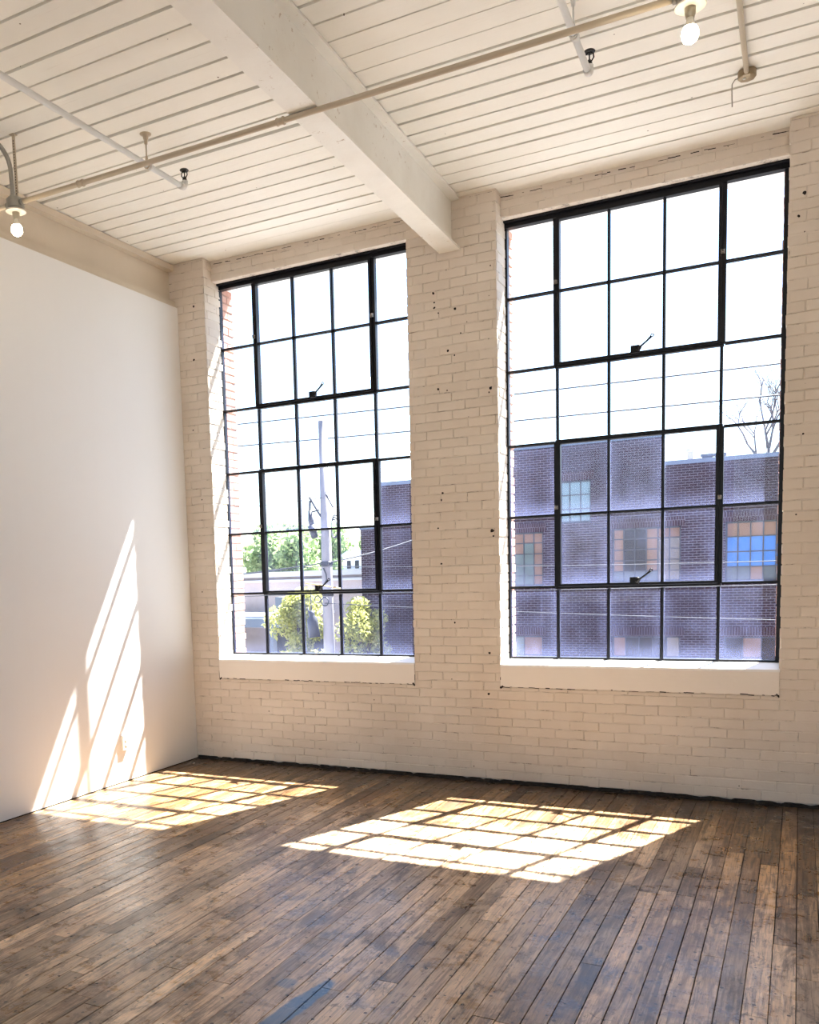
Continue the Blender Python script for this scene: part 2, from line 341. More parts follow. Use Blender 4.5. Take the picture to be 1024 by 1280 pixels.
# ------------------------------------------------------------------ brick panels
def bricks(mb,O,U,N,rows,clip,length=.209,gap=.0058,h=.0042,rnd=RND,z0=.0,course=COURSE,ofs=0.,header_every=0):
    """bricks on the plane through O with horizontal axis U and outward normal N; clip(z0,z1)->list of (u0,u1)"""
    O=Vector(O);U=Vector(U);N=Vector(N)
    for r in rows:
        za=z0+r*course; zb=za+course-gap*rnd.choice((.55,.8,1,1.15))
        segs=clip(za,zb)
        hdr=header_every and r%header_every==0
        L=length/2 if hdr else length
        sh=(.5*L if r%2 else 0)+ofs+rnd.uniform(-.012,.012)
        for (s0,s1,zl,zh) in segs:
            if zh-zl<.012: continue
            k=math.floor((s0-sh)/L)-1
            u=sh+k*L
            while u<s1:
                gv=gap*(rnd.uniform(.0,.12) if rnd.random()<.3 else rnd.uniform(.3,.9)); a=max(u+gv/2,s0); b=min(u+L-gv/2,s1)
                u+=L
                if b-a<.012: continue
                j=lambda s=.0022: rnd.uniform(-s,s)
                hh=h+rnd.uniform(-.0026,.0022)
                mb.ccur=(rnd.random(),)*3+(1,)
                tilt=rnd.uniform(-.0012,.0012); bev=.0035
                P=[O+U*a+Vector((0,0,zl)),O+U*b+Vector((0,0,zl)),O+U*b+Vector((0,0,zh)),O+U*a+Vector((0,0,zh))]
                a2=a+bev+j(.001)*(a>s0+1e-4) if a>s0+1e-4 else a; b2=b-bev if b<s1-1e-4 else b
                Q=[O+U*a2+Vector((0,0,zl+bev+j()))+N*(hh+tilt),O+U*b2+Vector((0,0,zl+bev+j()))+N*(hh-tilt),O+U*b2+Vector((0,0,zh-bev+j()))+N*(hh-tilt+j(.0008)),O+U*a2+Vector((0,0,zh-bev+j()))+N*(hh+tilt)]
                n=len(mb.v); mb.v+=[tuple(q) for q in P+Q]
                mb._f((n+4,n+5,n+6,n+7))
                for i in range(4):
                    i2=(i+1)%4; mb._f((n+i,n+i2,n+4+i2,n+4+i))
OPEN=[W1,W2,W3]
def clip_face(za,zb):
    """front face of piers and spandrels"""
    out=[];xs=[-4.95]
    zl,zh=za,min(zb,ZC)
    if zh<=.735+.01: return [(-4.95,XR,zl,zh)]
    def piers(a,b):
        r=[];x=-4.95
        for w in OPEN: r.append((x,w[0],a,b)); x=w[1]
        r.append((x,XR,a,b)); return r
    if zl<.735:
        r=piers(zl,zh)
        for w in OPEN: r.append((w[0],w[1],zl,.735-.004))
        # clipped courses under the smooth apron
        return r
    return piers(zl,zh)
wall=MB()
# mortar core (material 1) ; core sits flush at y=0, bricks stand proud by a few mm
wall.mcur=1
def core(x0,x1,y0,y1,z0,z1): wall.box(x0,x1,y0,y1,z0,z1)
x=-5.1
for w in OPEN:
    core(x,w[0],0,.26,.028,ZC+.05); core(w[0],w[1],0,.26,.028,.735)
    core(w[0],w[1],.002,.26,.735,ZS-.02)
    core(w[0],w[1],.12,.26,ZL,ZC+.05); x=w[1]
core(x,XR+.1,0,.26,.028,ZC+.05)
core(-5.1,XR+.1,.03,.26,-.02,.028)
wall.mcur=0
bricks(wall,(0,0,0),(1,0,0),(0,-1,0),range(0,64),clip_face,z0=.030)
# lintel zone set back
def clip_l(w): return lambda za,zb: [(w[0],w[1],max(za,ZL+.002),min(zb,ZC))] if zb>ZL else []
for w in OPEN:
    bricks(wall,(0,.12,0),(1,0,0),(0,-1,0),range(0,4),clip_l(w),z0=ZL+.003,course=.0575)
    # painted jambs
    for xx,nx in ((w[0],1),(w[1],-1)):
        def cj(za,zb): return [(0.0 if True else 0,.235,max(za,ZS-.02),min(zb,ZC))] if zb>ZS else []
        bricks(wall,(xx,0,0),(0,1,0),(nx,0,0),range(13,64),cj,z0=.030,length=.25,ofs=.04)
# bolt holes and chips seen on the pier: little dark pits
wall.mcur=2
for (hx,hz,r) in [(-2.437,3.668,.010),(-2.431,3.563,.009),(-2.431,3.60,.007),(-2.27,3.53,.010),(-2.40,3.52,.006),(-2.33,3.24,.009),(-2.28,3.20,.006),(-2.23,3.35,.006),(-2.41,2.97,.009),(-2.01,2.93,.012),(-2.02,2.90,.006),(-2.39,2.20,.008),(-2.40,2.15,.008),(-2.43,1.94,.007),(-2.41,1.67,.009),(-2.01,1.90,.016),(-2.0,1.86,.007),(-2.04,.99,.010),(-2.05,.68,.010),(-2.31,1.22,.007),(-4.60,3.93,.010),(-4.62,3.49,.010),(-4.66,2.9,.007),(-4.6,2.3,.007),(-4.64,1.5,.007),(-.02,3.85,.012),(-.05,3.72,.008),(.0,2.4,.007),(-.03,1.9,.006)]:
    n=8; c=Vector((hx,-.0105,hz)); base=len(wall.v)
    for k in range(n):
        t=2*math.pi*k/n; rr=r*RND.uniform(.7,1.25); wall.v.append((hx+math.cos(t)*rr,-.0075,hz+math.sin(t)*rr))
    wall._f(tuple(base+k for k in range(n)))
# cracks round the aprons, and a painted shade line above each lintel
def crack_shade_line(p,q,w,seed,fill=.6):
    rr=random.Random(seed); P=Vector(p);Q=Vector(q);L=(Q-P).length;s=0
    d=(Q-P).normalized(); sd=Vector((-d.z,0,d.x))
    while s<L:
        l=rr.uniform(.01,.05)
        if rr.random()<fill:
            a=P+d*s; b=P+d*min(L,s+l); ww=w*rr.uniform(.3,1.3); o=sd*rr.uniform(-.003,.003)
            wall.quad(a+o-sd*ww*.3,b+o-sd*ww*.5,b+o+sd*ww*.4,a+o+sd*ww*.6)
        s+=l
for i,w in enumerate((W1,W2)):
    crack_shade_line((w[0],-.0095,.735),(w[1],-.0095,.735),.006,i+3,.42)
    crack_shade_line((w[0],-.0095,.86),(w[0],-.0095,.735),.005,i+13,.6); crack_shade_line((w[1],-.0095,.86),(w[1],-.0095,.735),.006,i+23,.6)
    crack_shade_line((w[0],.114,ZC-.028),(w[1],.114,ZC-.028),.006,i+33,.6)  # shade along the ceiling edge, painted as broken dark strips
    for s in (0,1): crack_shade_line((w[s]-(.02 if s else -.02),-.0098,.745),(w[s]-(.0 if s else -.0),-.0098,.725),.018,i+53+s,1)
o=struct(wall.build('wall_window_side',[M['brick_paint'],M['joint_paint'],M['gapdark']]),'cream-painted brick wall with two tall windows','wall')
# smooth plaster aprons under the sills
for i,w in enumerate(OPEN):
    mb=MB(); mb.box(w[0]+.002,w[1]-.002,-.0088,.02,.737,ZS-.014)
    a=struct(mb.build('trim_%d'%(i+1),M['plaster']),'smooth painted plaster apron under the %s window sill'%('left','right','far right')[i],'apron')
# exterior skin in red brick, with jambs
ext=MB(); ext.mcur=1
x=-9.
for w in OPEN:
    ext.box(x,w[0]-.02,.262,YO,-4.5,6.5); ext.box(w[0]-.02,w[1]-.03,.262,YO,-4.5,ZS-.03); ext.box(w[0]-.02,w[1]-.03,.262,YO,ZL+.01,6.5); x=w[1]-.03
ext.box(x,8,.262,YO,-4.5,6.5)
ext.mcur=0
for w in OPEN:
    for xx,nx in ((w[0]-.02,1),(w[1]-.03,-1)):
        cj=lambda za,zb: [(.27,YO+.008,za,zb)]
        bricks(ext,(xx,0,0),(0,1,0),(nx,0,0),range(13,61),cj,z0=.030,length=.105 if 0 else .2,ofs=.27,h=.008,gap=.011)
    sb=MB()
struct(ext.build('wall_exterior',[M['redbrick'],M['redmortar']]),'red brick outer face of the window wall, seen at the window jambs','wall')

# ------------------------------------------------------------------ other walls
mb=MB(); mb.box(XL-.014,XL,YB,-.006,.004,3.944)
struct(mb.build('wall_left',M['drywall']),'smooth white drywall partition along the left side','wall')
mb=MB(); mb.box(-5.1,-4.96,YB,0,0,ZC+.05); struct(mb.build('wall_left_behind',M['plaster']),'old cream wall behind the drywall partition','wall')
# right and rear walls, out of view; their openings are added for fill light
def holed(mb,axis,c0,c1,u0,u1,z0,z1,holes):
    us=sorted({u0,u1}|{h[0] for h in holes}|{h[1] for h in holes}); zs=sorted({z0,z1}|{h[2] for h in holes}|{h[3] for h in holes})
    for i in range(len(us)-1):
        for j in range(len(zs)-1):
            um=(us[i]+us[i+1])/2; zm=(zs[j]+zs[j+1])/2
            if any(h[0]<um<h[1] and h[2]<zm<h[3] for h in holes): continue
            if axis=='y': mb.box(us[i],us[i+1],c0,c1,zs[j],zs[j+1])
            else: mb.box(c0,c1,us[i],us[i+1],zs[j],zs[j+1])
rh=[(-10.2+2.6*k,-10.2+2.6*k+2.1,.9,4.1) for k in range(1)]
mb=MB(); holed(mb,'x',XR,XR+.35,YB,.0,0,ZC+.05,rh); struct(mb.build('wall_right',M['plaster']),'cream wall on the right with a tall opening added for fill light','wall')
bh=[(-4.2+3.1*k,-4.2+3.1*k+2.0,.9,4.1) for k in range(3)]
mb=MB(); holed(mb,'y',YB-.35,YB,-5.1,XR+.35,0,ZC+.05,bh); struct(mb.build('wall_rear',M['plaster']),'cream wall behind the viewer with tall openings added for fill light','wall')
# ------------------------------------------------------------------ floor boards
fl=MB(); fl.mcur=1; fl.box(-5.1,XR,YB,.03,-.12,-.006); fl.mcur=0
PIT=.0865; rr=random.Random(21)
x=-5.0
while x<XR:
    y=.02+rr.uniform(0,1.2)
    while y>YB:
        L=rr.choice((.45,.9,1.3,1.6,2.0,2.4))*rr.uniform(.85,1.15); ya=max(y-L,YB); yb=min(y,.025)
        if yb-ya>.02:
            fl.ccur=(min(1,max(0,rr.gauss(.45,.32))),rr.random(),rr.random(),1); g=rr.choice((.0010,.0012,.0016,.0026)); h=rr.uniform(-.0008,.0006); b=.0012; dz=rr.uniform(-.0004,.0004)
            x0,x1,y0,y1=x+g,x+PIT-g,ya+.0009,yb-.0009
            P=[(x0,y0,-.012),(x1,y0,-.012),(x1,y1,-.012),(x0,y1,-.012)]; Q=[(x0,y0,h-b),(x1,y0,h-b),(x1,y1,h-b),(x0,y1,h-b)]; T=[(x0+b,y0+b,h+dz),(x1-b,y0+b,h-dz),(x1-b,y1-b,h-dz),(x0+b,y1-b,h+dz)]
            n=len(fl.v); fl.v+=P+Q+T; fl._f((n+8,n+9,n+10,n+11))
            for a0,a1 in ((0,4),(4,8)):
                for i in range(4):
                    i2=(i+1)%4; fl._f((n+a0+i,n+a0+i2,n+a1+i2,n+a1+i))
        y-=L
    x+=PIT
struct(fl.build('floor',[M['floor'],M['gapdark']]),'worn hardwood strip floor with nail holes and a blue paint smear','floor')
# grimy crumbling joint between wall and floor
gm=MB(); rr=random.Random(5); x=-4.76; pts=[]
while x<XR: pts.append((x,rr.uniform(.006,.022),rr.uniform(.010,.030))); x+=rr.uniform(.02,.06)
for (xa,da,ha),(xb,db,hb) in zip(pts,pts[1:]):
    gm.hexa([(xa,-da,0),(xb,-db,0),(xb,.03,0),(xa,.03,0),(xa,-da*.4,ha),(xb,-db*.4,hb),(xb,.03,hb),(xa,.03,ha)])
struct(gm.build('baseboard_window_side',M['grime']),'black grimy gap where brick wall meets floor','baseboard')
gm=MB(); gm.box(XL-.002,XL+.004,YB,-.006,0,.007); struct(gm.build('baseboard_left',M['grime']),'thin dark gap under the drywall partition','baseboard')
# ------------------------------------------------------------------ ceiling boards, parallel to the window wall
ce=MB(); ce.mcur=1; ce.box(-5.1,XR,YB,.12,ZC+.045,ZC+.07); ce.mcur=0
rr=random.Random(11); edges=[.13,-.079]; y=-.079
while y>YB: y-=.1635; edges.append(y)
for k,(ya,yb) in enumerate(zip(edges[1:],edges)):
    xs=[-5.1,-2.30+rr.uniform(-.01,.01),XR]
    for xa,xb in zip(xs,xs[1:]):
        gp=rr.choice((.0034,.0045,.0055,.0065,.0085,.0125)); h=rr.uniform(-.0025,.0025); tl=rr.uniform(-.0025,.0025); ce.ccur=(rr.random(),)*3+(1,)
        b=.004; y0=max(ya,YB)+gp; y1=yb-gp
        mid=[xa+(xb-xa)*i/6 for i in range(7)]; off=[rr.uniform(-.0012,.0012) for _ in mid]
        for i in range(6):
            a,c=mid[i],mid[i+1]; o0,o1=off[i],off[i+1]
            ce.hexa([(a,y0+b+o0,ZC+h+tl),(c,y0+b+o1,ZC+h+tl),(c,y1-b+o1,ZC+h-tl),(a,y1-b+o0,ZC+h-tl),(a,y0+o0,ZC+.046),(c,y0+o1,ZC+.046),(c,y1+o1,ZC+.046),(a,y1+o0,ZC+.046)])
struct(ce.build('ceiling',[M['ceil'],M['gapdark']]),'cream painted plank ceiling with dark grooves','ceiling')
mb=MB(); mb.box(-9,8,YB-.35,YO,ZC+.12,6.5); struct(mb.build('ceiling_storey_above',M['redmortar']),'storey above the ceiling','ceiling')

# ------------------------------------------------------------------ steel ceiling beams
M['beam_tan']=simple('light_tinted_beam_paint',c4(.60,.52,.41),.5,0,24,.3,.004,.14,2.2)  # left beam only: brownish shading and warm bulb light put into its colour
def ibeam(name,xc0,xc1,hw,y0,y1,zb,zt,tf,tw,label,mt='beam'):
    root=empty(name,(xc0,y0,zb))
    mb=MB()
    def slab(a,b,z0,z1):
        mb.hexa([(xc0+a,y0,z0),(xc0+b,y0,z0),(xc1+b,y1,z0),(xc1+a,y1,z0),(xc0+a,y0,z1),(xc0+b,y0,z1),(xc1+b,y1,z1),(xc1+a,y1,z1)])
    slab(-hw,hw,zb,zb+tf); o1=adopt(mb.build('bottom_flange',M[mt]),root)
    mb=MB(); slab(-tw,tw,zb+tf,zt-tf); adopt(mb.build('web',M[mt]),root)
    mb=MB(); slab(-hw,hw,zt-tf,zt-.002); adopt(mb.build('top_flange',M[mt]),root)
    tag(root,label,'beam'); return root
dx=.0275
ibeam('ceiling_beam',-2.305,-2.305+dx*11,.080,0,YB,3.940,ZC-.004,.016,.016,'wide cream-painted steel I-beam crossing the middle of the plank ceiling')
b2=ibeam('ceiling_beam',-4.857,-4.857,.066,0,YB,3.946,ZC-.004,.052,.007,'cream-painted steel beam running above the white drywall partition','beam_tan')

# ------------------------------------------------------------------ windows
def window(idx,w,GX,label,handles=True):
    root=empty('window_%d'%idx,(w[0],.24,ZS)); struct(root,label,'window')
    B=M['black_steel']; yf=YG
    x0,x1=GX[0],GX[5]; zt,zb=GZ[0],GZ[6]
    f=MB()
    f.box(w[0],w[1],yf-.025,yf+.03,zt-.026,ZL+.01)          # head
    f.box(w[0],w[1],yf-.06,yf-.02,zt+.004,ZL+.004)
    f.box(w[0]-.005,x0+.010,yf-.02,yf+.03,zb-.01,zt); f.box(x1-.010,w[1]+.005,yf-.02,yf+.03,zb-.01,zt)
    f.box(x0+.008,x1-.008,yf-.014,yf+.03,zb-.016,zb+.006)
    adopt(f.build('window_frame',B),root)
    # fixed muntins (T bars)
    m=MB()
    def vb(x,za,zc,wd=.020): m.box(x-wd/2,x+wd/2,yf-.004,yf+.026,zc,za); m.box(x-.005,x+.005,yf-.018,yf-.004,zc,za)
    def hb(z,xa,xb,wd=.019): m.box(xa,xb,yf-.004,yf+.026,z-wd/2,z+wd/2); m.box(xa,xb,yf-.018,yf-.004,z-.005,z+.005)
    for r in range(1,6):
        hb(GZ[r],x0,GX[1]-.02); hb(GZ[r],GX[4]+.02,x1)
    for c in range(1,5):
        vb(GX[c],GZ[2]-.02,GZ[3]+.02); vb(GX[c],GZ[5]-.02,GZ[6])
    # bars round the vents
    for (za,zc) in ((GZ[0],GZ[2]),(GZ[3],GZ[5])):
        for c,s in ((1,-1),(4,1)): m.box(GX[c]+(-.018 if s<0 else 0)-.004,GX[c]+(.018 if s>0 else 0)+.004,yf-.016,yf+.028,zc,za)
    for z in (GZ[2],GZ[3],GZ[5]): m.box(GX[1]-.014,GX[4]+.014,yf-.012,yf+.028,z-(.016 if z!=GZ[3] else -.0),z+(.016 if z==GZ[3] else 0))
    adopt(m.build('muntin',B),root)
    # pivoted vent sashes
    for (r0,r1) in ((0,2),(3,5)):
        zt_,zb_=GZ[r0],GZ[r1]
        if r0==0: zt_-=.026
        s=MB(); st=.021; xa,xb=GX[1]+.004,GX[4]-.004; y0,y1=yf-.030,yf+.020
        s.box(xa,xa+st,y0,y1,zb_+.002,zt_); s.box(xb-st,xb,y0,y1,zb_+.002,zt_)
        s.box(xa+st,xb-st,y0,y1,zt_-.016,zt_); s.box(xa+st,xb-st,y0,y1,zb_+.002,zb_+.020)
        for c in (2,3):
            s.box(GX[c]-.0095,GX[c]+.0095,yf-.006,yf+.020,zb_+.02,zt_-.016); s.box(GX[c]-.0045,GX[c]+.0045,yf-.022,yf-.006,zb_+.02,zt_-.016)
        z=GZ[r0+1]; s.box(xa+st,xb-st,yf-.006,yf+.020,z-.009,z+.009); s.box(xa+st,xb-st,yf-.022,yf-.006,z-.0045,z+.0045)
        sash=adopt(s.build('vent_sash',B),root)
        # pivot pins
        for xx in (xa-.006,xb+.006):
            p=MB(); zz=GZ[r0+1]+.055; p.box(xx-.012,xx+.012,yf-.042,yf-.028,zz-.014,zz+.014); p.lathe([(.0,-.012),(.007,-.012),(.009,-.004),(.009,.004)],(xx,yf-.044,zz+.004),12,'y')
            po=p.build('pivot_pin',M['brass']); po.parent=sash; po['label']='small worn metal pivot pin'
        # cam latch with lever
        h=MB(); xc=GX[2]+ (.21 if r0==0 else .21); zz=zb_+.020
        h.box(xc-.055,xc+.005,yf-.055,yf-.028,zz-.012,zz+.038); h.lathe([(.0,-.014),(.018,-.014),(.020,0),(.014,.012)],(xc-.002,yf-.055,zz+.018),14,'y')
        h.tube([(xc,yf-.062,zz+.010),(xc+.020,yf-.066,zz+.028),(xc+.055,yf-.074,zz+.052),(xc+.085,yf-.078,zz+.078)],.006,8,True,[.010,.007,.0065,.009])
        h.ring((xc+.091,yf-.078,zz+.084),.009,.0035)
        ho=h.build('latch_handle',B); ho.parent=sash
    # glass: one mesh, every pane with its own 0..1 coordinates and amount of dirt
    g=MB(); rr=random.Random(idx*10+1)
    for r in range(6):
        for c in range(5):
            a,b,z1,z0=GX[c]+.004,GX[c+1]-.004,GZ[r]-.004,GZ[r+1]+.004
            d=rr.uniform(.25,.6) if r<3 else rr.uniform(.75,1.35)
            if idx==1 and c<4 and r>2: d*=.7
            if idx==2 and r==3 and c in (2,): d*=1.3
            if r==3 and c==3: d*=.6
            g.ccur=(d,rr.uniform(.3,.7) if r<3 else rr.uniform(.8,1.3),rr.uniform(.0,1.),1)
            i=len(g.f); y=yf+.010; g.quad((a,y,z0),(b,y,z0),(b,y,z1),(a,y,z1)); g.uv[i]=[(0,0),(1,0),(1,1),(0,1)]
    adopt(g.build('glass',M['glass']),root)
    s=MB(); s.hexa([(w[0]+.002,-.010,ZS-.016),(w[1]-.002,-.010,ZS-.016),(w[1]-.002,YO+.02,ZS-.05),(w[0]+.002,YO+.02,ZS-.05),(w[0]+.002,-.010,ZS),(w[1]-.002,-.010,ZS),(w[1]-.002,.232,.929),(w[0]+.002,.232,.929)])
    adopt(s.build('window_sill',M['sillpaint']),root)
    l=MB(); l.box(w[0]+.002,w[1]-.002,.121,.262,ZL+.0005,ZL+.03); adopt(l.build('lintel_soffit',B),root)
    l=MB(); l.box(w[0]-.018,w[1]+.018,.263,YO+.01,ZL-.004,ZL+.02); adopt(l.build('outer_lintel',M['sillpaint']),root)
    return root
window(1,W1,GX1,'left tall black steel-framed factory window, utility pole behind it')
window(2,W2,GX2,'right tall black steel-framed factory window facing the brick building')
window(3,W3,GX3,'third tall black steel-framed window beyond the right pier')
# exterior window sills
# ------------------------------------------------------------------ conduit, sprinkler pipes, lamps
R_=.0145; YC=-2.350; ZP=3.940-R_-.001
root=empty('ceiling_conduit',(-2.2,YC,ZP)); tag(root,'long cream-painted electrical conduit crossing under the middle beam','conduit')
def P_(part): return adopt(part,root)
mb=MB(); mb.tube([(XL+.003,YC,ZP),(-4.305,YC,ZP)],R_); mb.tube([(-4.185,YC,ZP),(-.50,YC,ZP)],R_); mb.tube([(-.38,YC,ZP),(XR-.003,YC,ZP)],R_); P_(mb.build('pipe',M['conduit']))
for cx in (-3.72,-2.375):
    mb=MB(); mb.lathe([(.0,-.022),(.0195,-.022),(.021,-.016),(.0175,-.010),(.0175,.010),(.021,.016),(.0195,.022)],(cx,YC,ZP-.0),18,'x'); P_(mb.build('coupling',M['conduit']))
def lamp(cx,label,bend,strap):
    z=ZP; root=empty('pendant_bulb_lamp',(cx,YC,z)); tag(root,label,'lamp','bare bulbs hung along the conduit')
    mb=MB(); mb.lathe([(.0,-.028),(.050,-.028),(.052,-.024),(.052,.026),(.046,.030),(.0,.030)],(cx,YC,z),8)
    for sx in (-1,1): mb.lathe([(.0,-.012),(.020,-.012),(.020,.012)],(cx+sx*.056,YC,z),12,'x')
    mb.box(cx-.058,cx-.050,YC-.010,YC+.010,z-.01,z+.016)
    adopt(mb.build('junction_box',M['greymetal']),root)
    mb=MB(); mb.lathe([(.0,-.034),(.050,-.036),(.059,-.041),(.062,-.047),(.058,-.050),(.030,-.052),(.0,-.052)],(cx,YC,z),28); adopt(mb.build('lamp_plate',M['porcelain']),root)
    mb=MB(); mb.lathe([(.0,-.050),(.022,-.050),(.021,-.078),(.018,-.086),(.017,-.092),(.0,-.092)],(cx,YC,z),20); adopt(mb.build('lamp_socket',M['socket']),root)
    mb=MB(); mb.lathe([(.0,-.092),(.0145,-.092),(.0165,-.110),(.0215,-.119),(.0262,-.127)],(cx,YC,z),24); nk=adopt(mb.build('bulb_neck',M['bulbglass']),root)
    mb=MB(); mb.lathe([(.0262,-.127),(.0315,-.138),(.034,-.152),(.0325,-.166),(.026,-.179),(.014,-.187),(.002,-.1895)],(cx,YC,z),28); b=adopt(mb.build('bulb',M['bulb']),root); b['label']='glowing warm white bulb'
    if bend:
        path=[(cx-.012,YC-.004,z+.03),(cx-.014,YC-.004,z+.12),(cx-.016,YC-.006,z+.20)]
        for k in range(1,9):
            t=k/8*math.pi/2; path.append((cx-.018,YC-.006-.16*(1-math.cos(t)),z+.20+.13*math.sin(t)))
        path.append((cx-.018,YC-1.6,z+.335)); path.append((cx-.018,YB+.002,z+.335))
        mb=MB(); mb.tube(path,.0135); adopt(mb.build('feed_conduit',M['greymetal']),root)
        mb=MB(); mb.lathe([(.0,.026),(.020,.026),(.021,.040),(.017,.052),(.0,.052)],(cx-.012,YC-.004,z),14); adopt(mb.build('conduit_connector',M['greymetal']),root)
    if strap:
        mb=MB()
        mb.box(cx+.022,cx+.044,YC-.018,YC-.013,z-.01,ZC-.002); mb.box(cx+.015,cx+.051,YC-.035,YC+.0,ZC-.005,ZC-.0015)
        mb.mcur=1
        k=z+.01
        while k<ZC-.03: mb.box(cx+.030,cx+.036,YC-.0186,YC-.0180,k,k+.006); k+=.016
        adopt(mb.build('hanger_strap',[M['conduit'],M['gapdark']]),root)
lamp(-4.245,'bare glowing bulb under a round plate, near the white left partition',True,True)
lamp(-.440,'bare glowing bulb near the top right corner of the photo, beside the ceiling conduit',False,True)
# the two conduits pass through a small box of the lamps; sprinkler pipes above it
def sprinkler(x0,x1,y0,y1,label,bent):
    z=4.13; r=.0165; root=empty('sprinkler_pipe',(x1,y1,z)); tag(root,label,'pipe','sprinkler branch pipes under the ceiling')
    mb=MB(); mb.tube([(x0,y0,z),(x1,y1,z)],r); adopt(mb.build('pipe',M['whitepipe']),root)
    t=(YC+.40-y0)/(y1-y0); hx=x0+(x1-x0)*t; hy=YC+.40
    # end elbow
    mb=MB(); ex=[]
    for k in range(7):
        a=k/6*math.pi/2; ex.append((x1,y1+.03*math.sin(a),z+.03*(1-math.cos(a))))
    mb.tube([(x1,y1-.03,z),(x1,y1-.001,z)]+ex+[(x1,y1+.03,z+.045)],.021); adopt(mb.build('elbow',M['whitepipe']),root)
    hy1=y1+.03; zz=z+.045
    h=MB(); h.lathe([(.0,0),(.014,0),(.014,.014),(.010,.018),(.008,.026),(.0,.026)],(x1,hy1,zz),14)
    for s in (-1,1): h.tube([(x1+s*.010,hy1,zz+.018),(x1+s*.022,hy1,zz+.034),(x1+s*.020,hy1,zz+.052),(x1+s*.004,hy1,zz+.066)],.0038,8)
    h.tube([(x1,hy1,zz+.026),(x1,hy1,zz+.062)],.0035,8)
    h.lathe([(.0,.064),(.026,.062),(.030,.066),(.026,.070),(.008,.074),(.0,.074)],(x1,hy1,zz),16)
    adopt(h.build('sprinkler_head',M['blackhead']),root)
    # hanger: ceiling flange, rod, clamp ring
    g=MB(); g.lathe([(.0,-.060),(.010,-.060),(.011,-.040),(.015,-.030),(.018,-.012),(.034,-.006),(.036,-.001),(.0,-.001)],(hx,hy,ZC),20); g.lathe([(.0045,.045),(.0045,.125)],(hx,hy,z),10); g.lathe([(.006,.018),(.0095,.022),(.008,.048),(.005,.052)],(hx,hy,z),12)
    g.ring((hx,hy,z),r+.003,.0035); adopt(g.build('hanger',M['whitepipe'] if not bent else M['conduit']),root)
    c=MB(); c.lathe([(r+.001,-.012),(r+.005,-.010),(r+.005,.010),(r+.001,.012)],(hx,hy+.03,z),18,'y'); adopt(c.build('coupling',M['whitepipe']),root)
sprinkler(-3.43,-3.545,YB+.002,-1.585,'white sprinkler branch pipe left of the beam, ending in a black sprinkler head',True)
sprinkler(-.80,-1.003,YB+.002,-1.565,'white sprinkler branch pipe right of the beam, near the top edge of the photo',False)
# right ceiling conduit with round box and dangling wire
root=empty('ceiling_outlet_conduit',(-.312,-.76,ZC)); tag(root,'short cream conduit on the ceiling ending in an open round box with a dangling wire','conduit')
mb=MB(); mb.tube([(-.285,YB+.002,4.282),(-.312,-.80,4.282)],.0135); adopt(mb.build('pipe',M['conduit']),root)
mb=MB(); mb.lathe([(.0,-.042),(.044,-.042),(.047,-.038),(.047,-.006),(.050,-.003),(.0,-.001)],(-.312,-.745,ZC),8); mb.box(-.33,-.294,-.80,-.775,ZC-.044,ZC-.014); adopt(mb.build('junction_box',M['dullbrass']),root)
mb=MB(); mb.lathe([(.0,-.0475),(.008,-.0475),(.008,-.041)],(-.325,-.755,ZC),10); adopt(mb.build('knockout_plug',M['whitepipe']),root)
mb=MB(); mb.tube([(-.345,-.75,ZC-.03),(-.372,-.75,ZC-.035),(-.386,-.75,ZC-.055),(-.386,-.75,ZC-.11),(-.384,-.75,ZC-.175)],.0032,8); adopt(mb.build('loose_wire',M['greymetal']),root)

# ------------------------------------------------------------------ power outlet on the partition
ox,oy,oz=XL,-1.005,.322; root=empty('power_outlet',(ox,oy,oz)); tag(root,'white double power outlet low on the sunlit partition','outlet')
mb=MB(); mb.hexa([(ox,oy-.036,oz-.060),(ox,oy+.036,oz-.060),(ox,oy+.036,oz+.060),(ox,oy-.036,oz+.060),(ox+.022,oy-.034,oz-.058),(ox+.022,oy+.034,oz-.058),(ox+.022,oy+.034,oz+.058),(ox+.022,oy-.034,oz+.058)]); adopt(mb.build('outlet_plate',M['plastic']),root)
for s in (-1,1):
    mb=MB(); mb.lathe([(.017,.022),(.017,.0245),(.0,.0245)],(ox,oy,oz+s*.02),18,'x'); f=adopt(mb.build('receptacle',M['plastic']),root)
    mb=MB()
    for q in (-.006,.006): mb.box(ox+.0246,ox+.0252,oy+q-.001,oy+q+.001,oz+s*.02-.001,oz+s*.02+.008)
    mb.box(ox+.0246,ox+.0252,oy-.002,oy+.002,oz+s*.02-.010,oz+s*.02-.006)
    k=mb.build('slot',M['slot']); k.parent=f; k.matrix_parent_inverse=Matrix.Identity(4)
# wooden rod resting on the lower left sash
mb=MB(); mb.tube([(-3.700,.178,1.549),(-3.52,.186,1.523),(-3.372,.188,1.4965)],.006,10)
tag(mb.build('wooden_rod',M['oldwood']),'thin pale wooden rod lying across the latch of the left window','rod')

# ================================================================== OUTSIDE
GZ0=-4.5
mb=MB(); mb.box(-140,140,YO,160,GZ0-.3,GZ0); mb.box(-140,140,-160,YB-.36,GZ0-.3,GZ0); mb.box(-140,-9,YB-.36,YO,GZ0-.3,GZ0); mb.box(8,140,YB-.36,YO,GZ0-.3,GZ0)
struct(mb.build('ground',M['asphalt']),'street ground below the windows','ground')
